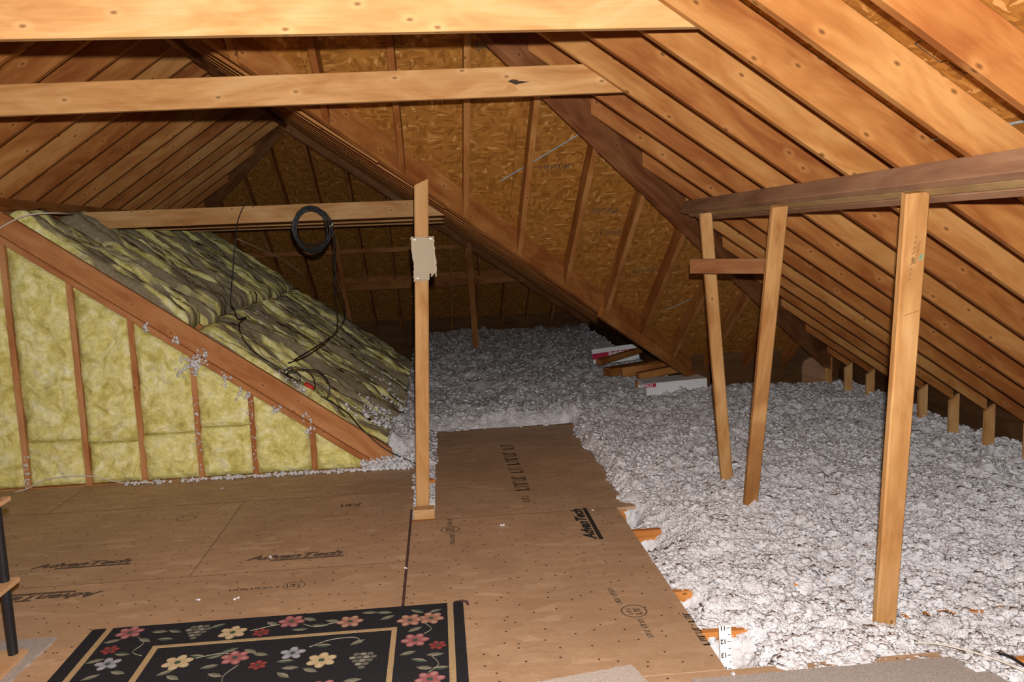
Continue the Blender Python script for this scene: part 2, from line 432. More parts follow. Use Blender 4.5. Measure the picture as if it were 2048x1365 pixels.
sheathe([(XB, XB + VAL), (XEB + .1, XEB + .1 + VAL), (XEB + .1, YK + XEB + .1 - XB), (XB, YK)], lambda x, y: zB(x), 1, .4)
sheathe([(XB, YK), (XEB + .1, YK + XEB + .1 - XB), (XEL - .1, YK + XB - XEL + .1)], lambda x, y: zK(y), 0, .2)
# joint strips that show blue-grey between the sheets
def strip(P, Q, n, w=.010, th=.004):
    return board('joint_strip', P, Q, n, w, th, M_SEAM, ceiling)
strip((1.802, 1.7, zR(1.802) + HV - .004), (1.802, 2.90, zR(1.802) + HV - .004), upR)
strip((.453, 5.703, zH(5.703) + HV - .004), (.961, 5.318, zH(5.318) + HV - .004), upY)
strip((2.03, 7.29, zH(7.29) + HV - .004), (2.34, 7.055, zH(7.055) + HV - .004), upY)
strip((2.95, 7.09, zH(7.09) + HV - .006), (3.25, 7.37, zH(7.37) + HV - .006), upY, w=.016)

# walls under the eaves: a knee-high board along each run
def eave(name, A, B, h=.42):
    return tag(board(name, A, B, (0, 0, 1), .03, h, M_EAVE, None), kind='structure')
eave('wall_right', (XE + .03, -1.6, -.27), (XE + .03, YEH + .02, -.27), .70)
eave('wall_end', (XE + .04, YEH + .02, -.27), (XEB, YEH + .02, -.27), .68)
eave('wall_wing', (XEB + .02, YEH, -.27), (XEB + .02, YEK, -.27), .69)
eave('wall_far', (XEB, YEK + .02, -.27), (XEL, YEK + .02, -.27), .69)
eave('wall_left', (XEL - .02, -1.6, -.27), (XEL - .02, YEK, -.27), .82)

# ------------------------------------------------------------------ floor: joists, subfloor sheets and their stamps
floor = tag(empty('floor'), kind='structure')
for k in range(-4, 27):
    y = 3.205 + .4064 * k
    if y > 13.2: break
    board('joist', (-5.3 if y < 5.9 else -.34, y, -.255), (XE - .1 if y < 8 else XEB - .05, y, -.255), (0, 0, 1), .038, .235 if y < 7 else .20, M_JOIST, floor)
def panel(x0, x1, y0, y1, clipc=None):
    g = .0007; T = .018
    pts = [(x0 + g, y0 + g), (x1 - g, y0 + g), (x1 - g, y1 - g), (x0 + g, y1 - g)] if clipc is None else clipc
    o = prism('floor_panel', [(p[0] - x0, p[1] - y0, 0) for p in pts], [(p[0] - x0, p[1] - y0, -T) for p in pts], M_FLOOR, floor)
    o.location = (x0, y0, 0)
    return o
PA = panel(-.225, 1.012, 2.862, 4.765)
PB = panel(-.088, 1.13, 4.768, 7.08, [(-.086, 4.77), (1.128, 4.77), (1.128, 6.85), (1.10, 6.98), (1.03, 7.07), (.9, 7.078), (-.086, 7.078)])
P0 = panel(-.60, 1.845, 1.64, 2.858)
rows = [(5.372, 5.985, [-5.2, -2.56, -.225]), (4.152, 5.370, [-5.2, -3.77, -1.33, -.225]), (2.932, 4.150, [-5.2, -2.56, -.225]), (1.71, 2.930, [-5.2, -3.04, -.602])]
PL = {}
for r, (y0, y1, xs) in enumerate(rows):
    for i in range(len(xs) - 1): PL[r, i] = panel(xs[i], xs[i + 1], y0, y1)
panel(-.6, -.225, 2.86, 2.931)
board('glue_line', (-.2315, 3.62, 0.0), (-.2315, 4.98, 0.0), (0, 0, 1), .012, .0025, M_PURPLE, floor)

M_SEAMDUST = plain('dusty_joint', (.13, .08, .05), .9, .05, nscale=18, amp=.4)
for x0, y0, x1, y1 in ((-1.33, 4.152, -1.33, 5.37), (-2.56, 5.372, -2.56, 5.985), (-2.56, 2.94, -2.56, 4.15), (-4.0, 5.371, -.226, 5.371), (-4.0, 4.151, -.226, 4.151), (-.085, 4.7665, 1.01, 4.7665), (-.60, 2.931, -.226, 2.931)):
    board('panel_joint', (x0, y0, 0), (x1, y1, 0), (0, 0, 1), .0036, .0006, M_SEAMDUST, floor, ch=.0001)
def stamp(par, body, x, y, ang, size, mat, shear=0.0, bar=False, scale=(1, 1, 1)):
    lx, ly = x - par.location.x, y - par.location.y
    lettering('stamp_lettering', body, size, mat, par, (lx, ly, .0006), (0, 0, ang), shear, bold=.045, scale=scale)
    if bar:
        L = size * 2.45; vs = [(-L, -size * .34, 0), (L, -size * .34, 0), (L, -size * .12, 0), (-L, -size * .12, 0)]
        if bar == 'short': vs = [(-L * .45, -size * .30, 0), (L, -size * .30, 0), (L, -size * .12, 0), (-L * .45, -size * .12, 0)]
        b = prism('stamp_bar', [(p[0], p[1], .0009) for p in vs], [(p[0], p[1], .0001) for p in vs], mat, par)
        b.location = (lx, ly, 0); b.rotation_euler = (0, 0, ang)
def rubbed(par, x, y, ang, L, h, n, mat):
    """A rubbed, unreadable line of print: short strokes in a row."""
    vs, fs = [], []
    for i in range(n):
        if i % 7 == 5: continue
        u = -L / 2 + L * i / n; w = L / n
        for (a, b_, c, d) in ((0, 0, .28, 1), (.28, .8 if i % 3 else 0, .8, 1 if i % 3 else .2), (.55 if i % 2 else .0, 0, .8 if i % 2 else .25, .9)):
            k = len(vs); vs += [(u + a * w, (b_ - .5) * h, .0007), (u + c * w, (b_ - .5) * h, .0007), (u + c * w, (d - .5) * h, .0007), (u + a * w, (d - .5) * h, .0007)]; fs.append((k, k + 1, k + 2, k + 3))
    o = link('stamp_line', mesh('stamp_line', vs, fs), mat, par); o.location = (x - par.location.x, y - par.location.y, 0); o.rotation_euler = (0, 0, ang)
def oval(par, x, y, ang, a, b, mat, w=.006):
    n = 36; vs = []
    for k in range(n):
        t = 2 * math.pi * k / n; vs += [(a * math.cos(t), b * math.sin(t), .0007), ((a - w) * math.cos(t), (b - w) * math.sin(t), .0007)]
    fs = [(2 * k, (2 * k + 2) % (2 * n), (2 * k + 3) % (2 * n), 2 * k + 1) for k in range(n)]
    o = link('stamp_oval', mesh('stamp_oval', vs, fs), mat, par); o.location = (x - par.location.x, y - par.location.y, 0); o.rotation_euler = (0, 0, ang)
PI = math.pi
stamp(PL[1, 1], 'AdvanTech', -1.97, 4.415, 0, .108, M_INK_FAINT, .35, bar='short', scale=(1, .72, 1))
stamp(PL[1, 2], 'AdvanTech', -.836, 4.318, 0, .108, M_INK_FAINT, .35, bar='short', scale=(1, .72, 1))
stamp(PL[2, 1], 'AdvanTech', -1.975, 4.045, PI, .115, M_INK_FAINT, .35, bar='short', scale=(1, .72, 1))
stamp(PA, 'AdvanTech', .792, 4.535, PI / 2, .108, M_INK, .35, bar=True, scale=(1, .8, 1))
oval(PA, .786, 3.395, 0, .058, .062, M_INK_FAINT, .007); rubbed(PA, .80, 3.395, PI / 2, .07, .03, 3, M_INK_FAINT); rubbed(PA, .765, 3.395, PI / 2, .06, .02, 4, M_INK_FAINT)
rubbed(PA, .735, 3.565, PI / 2 + .06, .19, .024, 13, M_INK_FAINT); rubbed(PA, .795, 3.235, PI / 2 + .03, .17, .024, 12, M_INK_FAINT)
oval(PA, 0.0, 4.581, 0, .055, .058, M_INK_FAINT, .006); rubbed(PA, 0, 4.581, PI / 2, .07, .05, 4, M_INK_FAINT)
rubbed(PA, .01, 4.43, PI / 2, .17, .026, 12, M_INK_FAINT); rubbed(PA, .0, 4.71, PI / 2, .12, .026, 9, M_INK_FAINT)
oval(PL[2, 1], -.773, 3.944, 0, .055, .045, M_INK_FAINT, .005); rubbed(PL[2, 1], -.773, 3.944, 0, .07, .04, 4, M_INK_FAINT)
rubbed(PL[2, 1], -.96, 3.942, 0, .24, .02, 14, M_INK_FAINT)
rubbed(PB, .485, 5.05, PI / 2, .12, .05, 4, M_INK_PALE); rubbed(PB, .485, 5.50, PI / 2, .55, .10, 8, M_INK_PALE); rubbed(PB, .48, 6.15, PI / 2, .60, .10, 8, M_INK_PALE)
rubbed(PA, 1.0, 3.2, PI / 2, .30, .03, 9, M_INK_FAINT)
oval(PL[1, 1], -1.62, 5.10, 0, .06, .05, M_INK_FAINT, .005); rubbed(PL[1, 2], -.60, 5.15, 0, .16, .05, 6, M_INK_FAINT)

# ------------------------------------------------------------------ the insulated gable wall and the dusty vault behind it
wall = tag(empty('wall_back'), kind='structure')
YW = 6.0
zplate = lambda x: -.381 - .715 * x           # underside of the sloped plate
xs_stud = [-3.385, -2.975, -2.557, -2.170, -1.770, -1.385, -.965]
for i, x in enumerate(xs_stud):
    h = zplate(x)
    board('stud', (x, YW + .045, .0), (x, YW + .045, h), (0, 1, 0), .038, .089, M_PLATE, wall, a=(0, 0), b=(0, -.715), base=-.045)
XP0, XP1 = -3.6, -.52
pu = Vector((.715, 0, 1)).normalized()
board('sloped_plate', (XP0, YW + .04, zplate(XP0)), (XP1, YW + .04, zplate(XP1)), pu, .105, .040, M_PLATE, wall, b=(-.9, 0))
pz = lambda x: zplate(x) + .040 * math.sqrt(1 + .715 ** 2) + .002
board('vault_rafter', (XP0, YW + .025, pz(XP0)), (-.36, YW + .025, pz(-.36)), pu, .042, .142, M_PLATE, wall, b=(-1.1, 0))
def nz(x, y, z, s, oct=4): return mnoise.fractal(Vector((x * s, y * s, z * s)), 1.0, 2.0, oct)
def wall_batt(x0, x1, z0, z1f, seed):
    nx, ny = 22, 60; vs = []; fs = []
    for j in range(ny + 1):
        for i in range(nx + 1):
            u, v = i / nx, j / ny; x = x0 + (x1 - x0) * u; zt = z1f(x); z = z0 + (zt - z0) * v
            e = min(u, 1 - u) * (x1 - x0); f = min(v, 1 - v) * (zt - z0)
            edge = min(1, e / .05) ** .5 * min(1, f / .04) ** .5
            q = nz(x + seed, seed * 1.7, z, 4.0) * .026 + nz(x + seed, 3.1, z, 16) * .012
            wob = nz(x, seed, z, 6) * .012
            y = YW + .03 - edge * (.042 + q)
            vs.append((x + wob, y, z))
    for j in range(ny):
        for i in range(nx):
            a = j * (nx + 1) + i; fs.append((a, a + 1, a + nx + 2, a + nx + 1))
    # sides back into the bay
    ring = [i for i in range(nx + 1)] + [j * (nx + 1) + nx for j in range(1, ny + 1)] + [ny * (nx + 1) + i for i in range(nx - 1, -1, -1)] + [j * (nx + 1) for j in range(ny - 1, 0, -1)]
    b0 = len(vs); vs += [(vs[r][0], YW + .085, vs[r][2]) for r in ring]
    n = len(ring); fs += [(ring[(k + 1) % n], ring[k], b0 + k, b0 + (k + 1) % n) for k in range(n)]
    fs.append(tuple(b0 + k for k in range(n)))
    return link('insulation_batt', mesh('insulation_batt', vs, fs, True), M_BATT, wall)
ztop = lambda x: max(.03, zplate(x) - .004)
edges = xs_stud + [-.62]
for i in range(len(edges) - 1):
    x0, x1 = edges[i] + .0195 + random.uniform(-.014, .002), edges[i + 1] - (.0195 if i < len(edges) - 2 else 0) + random.uniform(-.002, .014)
    split = {0: None, 1: .33, 2: .30, 3: .34, 4: .37, 5: None}.get(i)
    if split and min(ztop(x0), ztop(x1)) > split + .1:
        wall_batt(x0, x1, .004, lambda x: split - .004, i * 3.3 + .5)
        wall_batt(x0, x1, split, ztop, i * 3.3 + 1.7)
    else:
        wall_batt(x0, x1, .004, ztop, i * 3.3 + .9)
board('sole_plate', (-3.6, YW + .045, -.02), (-.40, YW + .045, -.02), (0, 0, 1), .089, .022, M_PLATE, wall)

vault = tag(empty('vault_ceiling'), kind='structure')
VS = .74
zv = lambda x: -.262 - VS * x                 # plane of the vault's rafter tops
vn = Vector((VS, 0, 1)).normalized()
for k in range(1, 12):
    y = YW + .02 + S * k
    board('vault_rafter', (-3.1, y, zv(-3.1) - .17), (-.35, y, zv(-.35) - .17), vn, .038, .14, M_PLATE, vault)
board('vault_liner', (-3.1, 8.45, zv(-3.1) - .19), (-.32, 8.45, zv(-.32) - .19), vn, 4.7, .012, M_FELT, vault)
def vault_batt(x0, x1, y0, y1, seed, lift=0.0):
    nx, ny = int((x1 - x0) / .022), 20; vs = []; fs = []
    for i in range(nx + 1):
        for j in range(ny + 1):
            u, v = i / nx, j / ny; x = x0 + (x1 - x0) * u; y = y0 + (y1 - y0) * v
            e = min(u, 1 - u) * (x1 - x0); f = min(v, 1 - v) * (y1 - y0)
            edge = (.5 + .5 * min(1, e / .06) ** .5) * min(1, f / .05) ** .5
            fold = nz(x * .35 + seed, y * 2.6, seed, 3.0) * .07 + nz(x * .6, y * 3.5 + seed, 2.2, 6) * .034 + nz(x + seed, y, 5.5, 12, 3) * .010
            h = -.05 + edge * (.125 + lift + fold)
            yy = y + nz(x * .8 + seed, 1.3, v, 3.2) * .045
            vs.append((x + vn.x * h, yy, zv(x) + vn.z * h))
    W = ny + 1
    for i in range(nx):
        for j in range(ny): a = i * W + j; fs.append((a, a + W, a + W + 1, a + 1))
    ring = [i * W for i in range(nx + 1)] + [nx * W + j for j in range(1, W)] + [i * W + ny for i in range(nx - 1, -1, -1)] + [j for j in range(ny - 1, 0, -1)]
    b0 = len(vs); vs += [(vs[r][0] - vn.x * .09, vs[r][1], vs[r][2] - vn.z * .09) for r in ring]; n = len(ring)
    fs += [(ring[(k + 1) % n], ring[k], b0 + k, b0 + (k + 1) % n) for k in range(n)]
    o = link('insulation_batt', mesh('insulation_batt', vs, fs, True), M_BATT_DUSTY, vault)
    return o
for k in range(11):
    y0 = YW + .06 + S * k
    up = -2.86 + random.uniform(-.12, .10) if k != 1 else -2.62
    vault_batt(up, -1.80 + random.uniform(-.03, .02), y0 + .01, y0 + .40, k * 2.3, random.uniform(-.02, .04))
    vault_batt(-1.80 + random.uniform(-.01, .03), -.36 + random.uniform(-.04, .05), y0 + .01, y0 + .40, k * 2.3 + 40, random.uniform(-.02, .04))
board('vault_ridge_plate', (-3.02, 6.1, zv(-3.02) - .06), (-3.02, 10.6, zv(-3.02) - .06), (0, 0, 1), .09, .12, M_PLATE, vault)

# ------------------------------------------------------------------ collar ties, purlins, posts
def slope_cut(A, B, d, lo, hi): pass
def tie(y, za, zb, xa, xb, label, d=.142, left_cut=1 / m, right_cut=-1 / m, mat=M_TIE):
    o = board('collar_tie', (xa, y, za), (xb, y, zb), (0, 0, 1), .038, d, mat, None, a=(left_cut, 0), b=(right_cut, 0))
    return tag(o, label, 'beam', 'collar ties across the attic')
tie(2.958, 2.352, 2.357, -2.62, 1.16, 'wide pale collar tie at the very top, brightest of the cross beams')
t2 = tie(4.177, 2.292, 2.346, -2.60, 1.14, 'pale collar tie with a split dark knot, second beam down')
def face_mark(par, name, polys, mat):
    vs, fs = [], []
    for P in polys:
        b = len(vs); n = len(P); vs += [(p[0], p[1], p[2]) for p in P]; fs.append(tuple(range(b, b + n)))
    return link(name, mesh(name, vs, fs), mat, par)
# the dark split knot, 3.05 m along the second tie, on its camera face
kx = [(-.052, .004), (-.03, .012), (-.012, .011), (.004, .004), (.03, .001), (.062, -.001), (.03, -.006), (.006, -.010), (-.012, -.014), (-.03, -.006)]
face_mark(t2, 'split_knot', [[(3.04 + u, -.0195, .068 + v) for u, v in kx]], M_KNOT)
face_mark(t2, 'knot_scar', [[(3.04 + u, -.0192, .05 + v) for u, v in ((-.075, -.022), (-.045, .010), (-.02, .004), (.0, -.024), (-.03, -.03))]], M_POST)
tie(7.019, 1.836, 1.850, -3.235, .21, 'collar tie with the black cable coil hanging on it', d=.138)
tie(8.24, 1.838, 1.842, -3.2, .22, 'thin strip of collar tie seen directly under the cable-coil tie', d=.14)
tie(9.40, 1.836, 1.832, -3.2, .22, 'farthest collar tie, a thin strip below two others', d=.14)

# purlin beneath the rafters and its posts
pl = empty('purlin', (1.665, 3.6, 1.755)); tag(pl, 'weathered brown purlin running under the rafters above the posts', 'beam')
def pboard(name, x, z, y0, y1, t, d, mat):
    return board(name, (x - pl.location.x, y0 - pl.location.y, z - pl.location.z), (x - pl.location.x, y1 - pl.location.y, z - pl.location.z), (SN, 0, CT), t, d, mat, pl)
zb_ = lambda x: zR(x)
XPU = 1.655
pboard('purlin_board', XPU, 1.768, 1.2, 5.50, .038, .086, M_PURLIN)
pboard('purlin_board', XPU + .040, 1.747, 1.2, 5.46, .038, .086, M_PURLIN2)
pboard('purlin_board', XPU + .080, 1.722, 1.2, 5.40, .038, .080, M_PURLIN)
def post(A, B, up, label, t=.089, d=.038, mat=M_POST, name='post', cat='post', **kw):
    return tag(board(name, A, B, up, t, d, mat, None, ch=.006, base=-d / 2, **kw), label, cat)
p1 = post((1.785, 3.14, -.12), (1.665, 2.77, 1.752), (0, -1, 0), 'stout pale post with green pencil mark under the purlin')
post((1.815, 5.075, -.10), (1.662, 5.03, 1.752), (0, -1, 0), 'slim post leaning inwards, joined to the slanting brace by a block', t=.076)
post((1.765, 4.60, -.10), (1.662, 3.915, 1.752), (0, -1, 0), 'slanting brace post between stout post and slim leaning post', t=.080)
tag(board('cross_block', (1.555, 4.98, 1.385), (1.90, 4.60, 1.385), (0, 0, 1), .038, .089, M_HIP, None), 'short brown block tying the slim post to the slanting brace', 'board')
def strokes(par, L, mat, name='pencil_mark', w=.0022, z=.0193):
    P = []
    for x0, y0, x1, y1 in L:
        d = Vector((x1 - x0, y1 - y0)).normalized(); n = Vector((-d.y, d.x)) * w
        P.append([(x0 - n.x, y0 - n.y, z), (x1 - n.x, y1 - n.y, z), (x1 + n.x, y1 + n.y, z), (x0 + n.x, y0 + n.y, z)])
    return face_mark(par, name, P, mat)
strokes(p1, [(1.60 + .019 * i, .016 - .0015 * i, 1.609 + .019 * i, .008 - .0015 * i) for i in range(9)] + [(1.66 + .014 * i, -.002 - .002 * i, 1.67 + .014 * i, -.010 - .002 * i) for i in range(6)], M_PENCIL)
strokes(p1, [(1.672, -.018, 1.680, -.032), (1.682, -.020, 1.690, -.033), (1.676, -.022, 1.692, -.026)], M_GREEN, w=.004)
strokes(p1, [(1.47, .022, 1.475, .0), (1.475, .0, 1.483, -.036)], M_PENCIL, w=.0012)
# the post with the paper
post((-.166, 5.12, -.03), (-.072, 5.12, 2.0), (0, -1, 0), 'upright post with torn paper notice, standing by the floor gap', t=.085, b=(0, -.5))
tag(board('end_block', (-.222, 5.035, -.09), (-.091, 5.035, -.09), (0, 0, 1), .085, .080, M_TIE, None), 'pale wood block in the floor gap at the foot of the paper post', 'block')
tag(board('wood_scrap', (-.20, 5.5, -.01), (-.10, 5.56, -.01), (0, 0, 1), .05, .03, M_JOIST, None), 'orange wood scrap lying in the floor gap behind the paper post', 'scrap')

# torn paper on the post
def paper():
    nx, ny = 16, 26; vs = []; fs = []; W, H = .140, .268
    for j in range(ny + 1):
        for i in range(nx + 1):
            u, v = i / nx, j / ny
            x = (u - .5) * W; z = (v - .5) * H
            if i in (0, nx): x += random.uniform(-.003, .003)
            if j in (0, ny): z += random.uniform(-.006, .004)
            yy = -.012 * (abs(u - .40) * 2) ** 2 + .003 * math.sin(v * 9)
            vs.append((x + .004 * math.sin(v * 5), yy, z))
    for j in range(ny):
        for i in range(nx):
            if i >= nx * .68 and j < 2 + (i * 7 % 3): continue
            if j >= ny - 1 and nx * .6 < i < nx * .74: continue
            a = j * (nx + 1) + i; fs.append((a, a + 1, a + nx + 2, a + nx + 1))
    k = NT('aged_printed_paper'); o = k.coord(); sep = k.new('ShaderNodeSeparateXYZ'); k.link(o, sep.inputs[0])
    row = k.math('FRACT', k.math('MULTIPLY', sep.outputs[2], 95.0)); line = k.math('GREATER_THAN', row, .62)
    cv = k.new('ShaderNodeCombineXYZ'); k.link(k.math('MULTIPLY', sep.outputs[0], 260.0), cv.inputs[0]); k.link(k.math('FLOOR', k.math('MULTIPLY', sep.outputs[2], 95.0)), cv.inputs[1])
    words_ = k.math('GREATER_THAN', k.noise(cv.outputs[0], 1.0, 2), .47)
    inside = k.math('LESS_THAN', k.math('ABSOLUTE', sep.outputs[0]), .056)
    f = k.math('MULTIPLY', k.math('MULTIPLY', line, words_), inside)
    c = k.mix(k.math('MULTIPLY', f, .30), (.46, .385, .275), (.18, .155, .13))
    mat = k.finish(c, .85, .1)
    me = mesh('paper_notice', vs, fs, True)
    o = link('paper_notice', me, mat); o.location = (-.078, 5.092, 1.540)
    md = o.modifiers.new('thick', 'SOLIDIFY'); md.thickness = .0012; md.offset = 0
    return o
po = tag(paper(), 'torn cream paper notice stapled to the post', 'paper')
for q in ((-.05, .115), (.045, .118), (-.045, -.118)):
    s = board('staple', (q[0] - .006, -.006, q[1]), (q[0] + .006, -.006, q[1]), (0, -1, 0), .0016, .004, M_BRASS, po)

# far framing: strongbacks and props under the back hip
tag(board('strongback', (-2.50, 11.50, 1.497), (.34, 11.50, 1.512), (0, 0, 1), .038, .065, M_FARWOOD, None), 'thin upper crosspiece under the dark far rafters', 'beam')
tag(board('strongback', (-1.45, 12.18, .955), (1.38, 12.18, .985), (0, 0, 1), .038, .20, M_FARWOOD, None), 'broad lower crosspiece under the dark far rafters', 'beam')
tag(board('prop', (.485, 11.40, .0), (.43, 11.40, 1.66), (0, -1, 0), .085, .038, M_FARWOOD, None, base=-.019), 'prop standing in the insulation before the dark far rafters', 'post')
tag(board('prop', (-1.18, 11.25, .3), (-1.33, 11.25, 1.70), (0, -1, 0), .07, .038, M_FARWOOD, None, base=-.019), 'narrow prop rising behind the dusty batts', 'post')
lp = tag(board('purlin', (-2.925, 5.2, 1.965), (-2.925, 10.2, 1.965), upL, .038, .09, M_RAFTER, None), 'shadowed purlin under the rafters above the yellow batts', 'beam')

# stubs along the low eave
for k in range(0, 12):
    y = 3.4 + S * k
    board('eave_block', (XE - .20, y, -.10), (XE - .20, y, .32), (0, 1, 0), .075, .03, M_POST, ceiling, base=-.015, b=(0, m))
gus = [(3.575, .0), (3.86, .0), (3.86, .27), (3.80, .325), (3.66, .345), (3.60, .315), (3.575, .26)]
o = prism('corner_gusset', [(x, 7.86, z) for x, z in gus][::-1], [(x, 7.885, z) for x, z in gus][::-1], M_PURLIN, None)
tag(o, 'brown gusset board with clipped corners in the dark eave corner', 'board')

# ------------------------------------------------------------------ loose-fill insulation: one lumpy blanket
def loose_fill():
    xs = np.arange(-.50, 4.06, .0072)
    ys = [2.60]
    while ys[-1] < 13.45: ys.append(ys[-1] + .0066 + .0021 * max(0, ys[-1] - 3.4))
    ys = np.array(ys); X, Y = np.meshgrid(xs, ys)
    def sm(t): t = np.clip(t, 0, 1); return t * t * (3 - 2 * t)
    def wav(sx, sy, ph): return np.sin(X * sx + ph) * np.cos(Y * sy + ph * 1.7)
    base = -.004 + .036 * sm((Y - 3.0) / 2.2) + .07 * sm((Y - 5) / 4) + .05 * sm((Y - 9) / 3)
    base += .018 * wav(2.1, 1.7, .3) + .012 * wav(4.3, 3.9, 1.1) + .008 * wav(9, 8, 2.0)
    base += .02 * sm((X - 2.6) / 1.2) * sm((7.5 - Y) / 4)
    # beside the sheet it spills over the far edge and sags along the near one
    near = np.exp(-((X - 1.03) / .16) ** 2) * (Y < 4.9)
    base -= .035 * near * sm((4.9 - Y) / .3)
    spill = sm(1 - np.abs(X - 1.13) / .22) * sm((Y - 4.75) / .3) * (Y < 7.4); base += .05 * spill
    for (cx, cy, rx, ry, dd) in ((1.07, 4.30, .13, .13, .13), (1.06, 4.70, .10, .12, .12), (1.07, 3.52, .09, .08, .12), (1.10, 3.04, .13, .15, .13), (2.18, 3.95, .09, .035, .075), (1.62, 3.545, .04, .04, .07), (2.62, 3.56, .05, .03, .055), (2.45, 3.57, .03, .02, .05), (2.85, 3.57, .03, .02, .05), (1.30, 3.13, .10, .035, .06)):
        base -= dd * np.exp(-((X - cx) / rx) ** 2 - ((Y - cy) / ry) ** 2)
    def blur(a, n):
        for ax in (0, 1):
            for _ in range(3):
                k = np.pad(a, [(n + 1, n) if q == ax else (0, 0) for q in (0, 1)], mode='wrap'); cs = np.cumsum(k, axis=ax)
                w = 2 * n + 1; L = a.shape[ax]
                a = (np.take(cs, np.arange(w, w + L), axis=ax) - np.take(cs, np.arange(0, L), axis=ax)) / w
        return a / a.std()
    def puff(n): return np.abs(blur(rng.normal(0, 1, base.shape), n))      # rounded clumps with creases between
    far = sm((Y - 5) / 5)
    patch = sm((blur(rng.normal(0, 1, base.shape), 30) + 1.2) / 2.4)
    H = base - .022 + .016 * blur(rng.normal(0, 1, base.shape), 22) * .5 + (.012 + .010 * far) * puff(7) + (.010 + .004 * patch) * puff(3) + .0070 * puff(1) + rng.normal(0, .0019, base.shape)
    # where it lies
    jag = .03 * np.sin(Y * 9.3) * np.sin(Y * 4.7 + 1)
    keep = (X > 1.0) & (Y > 2.80) & (Y < 4.77)
    keep |= (X > 1.08 + jag) & (Y >= 4.72) & (Y < 7.3)
    keep |= (Y > 7.03 + .4 * jag) & (X > -.42)
    keep |= (X > -.245) & (X < -.075) & (Y > 4.80) & (Y < 7.1)
    keep |= (X > -.50) & (X < -.09) & (Y > 6.03) & (Y < 7.1)
    keep |= (X > 1.80) & (Y < 2.85)
    sl = sm((-.10 - X) / .3) * (Y > 6.02); H += .12 * sl
    slot = (X > -.26) & (X < -.06) & (Y < 7.08); H = np.where(slot & (Y < 6.0), H - .06, H); H = np.where(slot & (Y < 5.12), H - .06, H)
    keep &= ~((X > XEB) & (Y > YEH))
    er = keep.copy(); depth = np.zeros(H.shape)
    for _ in range(14):
        depth += er; e2 = er.copy(); e2[1:] &= er[:-1]; e2[:-1] &= er[1:]; e2[:, 1:] &= er[:, :-1]; e2[:, :-1] &= er[:, 1:]; er = e2
    H = np.where(keep & (H > -.004), H - (1 - depth / 14.0) ** 1.3 * (H + .004) * (depth < 14), H)
    idx = np.arange(H.size).reshape(H.shape)
    kc = keep[:-1, :-1] & keep[1:, :-1] & keep[:-1, 1:] & keep[1:, 1:]
    q = np.stack([idx[:-1, :-1], idx[:-1, 1:], idx[1:, 1:], idx[1:, :-1]], -1)[kc]
    used = np.unique(q); remap = np.full(H.size, -1); remap[used] = np.arange(len(used))
    co = np.stack([X.ravel(), Y.ravel(), H.ravel()], 1)[used] ; q = remap[q]
    # shredded tufts riding on the blanket
    IV = np.array([(-1, 0, 1.618), (1, 0, 1.618), (-1, 0, -1.618), (1, 0, -1.618), (0, 1.618, 1), (0, 1.618, -1), (0, -1.618, 1), (0, -1.618, -1), (1.618, 1, 0), (-1.618, 1, 0), (1.618, -1, 0), (-1.618, -1, 0)]) / 1.9
    IF = np.array([(0, 1, 4), (0, 4, 9), (9, 4, 5), (4, 8, 5), (4, 1, 8), (8, 1, 10), (8, 10, 3), (5, 8, 3), (5, 3, 2), (2, 3, 7), (7, 3, 10), (7, 10, 6), (7, 6, 11), (11, 6, 0), (0, 6, 1), (6, 10, 1), (9, 11, 0), (9, 2, 11), (9, 5, 2), (7, 11, 2)])
    def tufts_on(n, ymax, r0, r1):
        cand = np.flatnonzero((keep & (depth > 0) & (Y < ymax) & (H > -.06) & ~((X < 0) & (Y < 5.15))).ravel()); w = 1.0 / (Y.ravel()[cand] ** .6)
        pick = rng.choice(cand, n, p=w / w.sum())
        r = rng.uniform(r0, r1, n)[:, None, None]
        jit = rng.uniform(.30, 1.6, (n, 12, 1)) * rng.uniform(.5, 1.7, (n, 1, 3)) * np.array([1.1, 1.1, .62])
        c = np.stack([X.ravel()[pick], Y.ravel()[pick], H.ravel()[pick]], 1)[:, None, :]
        v = c + IV[None] * r * jit
        f = IF[None] + (np.arange(n) * 12)[:, None, None]
        return v.reshape(-1, 3), f.reshape(-1, 3)
    tv, tf = [], []; off = len(co)
    for args in ((36000, 4.6, .003, .0075), (26000, 7.5, .005, .011), (9000, 13.4, .009, .018)):
        v, f = tufts_on(*args); tv.append(v); tf.append(f + off); off += len(v)
    tv = np.concatenate(tv); tf = np.concatenate(tf)
    co = np.concatenate([co, tv])
    me = bpy.data.meshes.new('loose_fill_insulation')
    me.vertices.add(len(co)); me.vertices.foreach_set('co', co.ravel())
    li = np.concatenate([q.ravel(), tf.ravel()]).astype(np.int32); npoly = len(q) + len(tf)
    me.loops.add(len(li)); me.loops.foreach_set('vertex_index', li)
    ls = np.concatenate([np.arange(0, q.size, 4), q.size + np.arange(0, tf.size, 3)]).astype(np.int32)
    me.polygons.add(npoly); me.polygons.foreach_set('loop_start', ls)
    me.update(calc_edges=True); me.polygons.foreach_set('use_smooth', np.ones(npoly, bool))
    o = link('loose_fill_insulation', me, M_LOOSE)
    return tag(o, 'deep white loose-fill insulation blown over the joists', 'insulation', kind='stuff')
loose_fill()

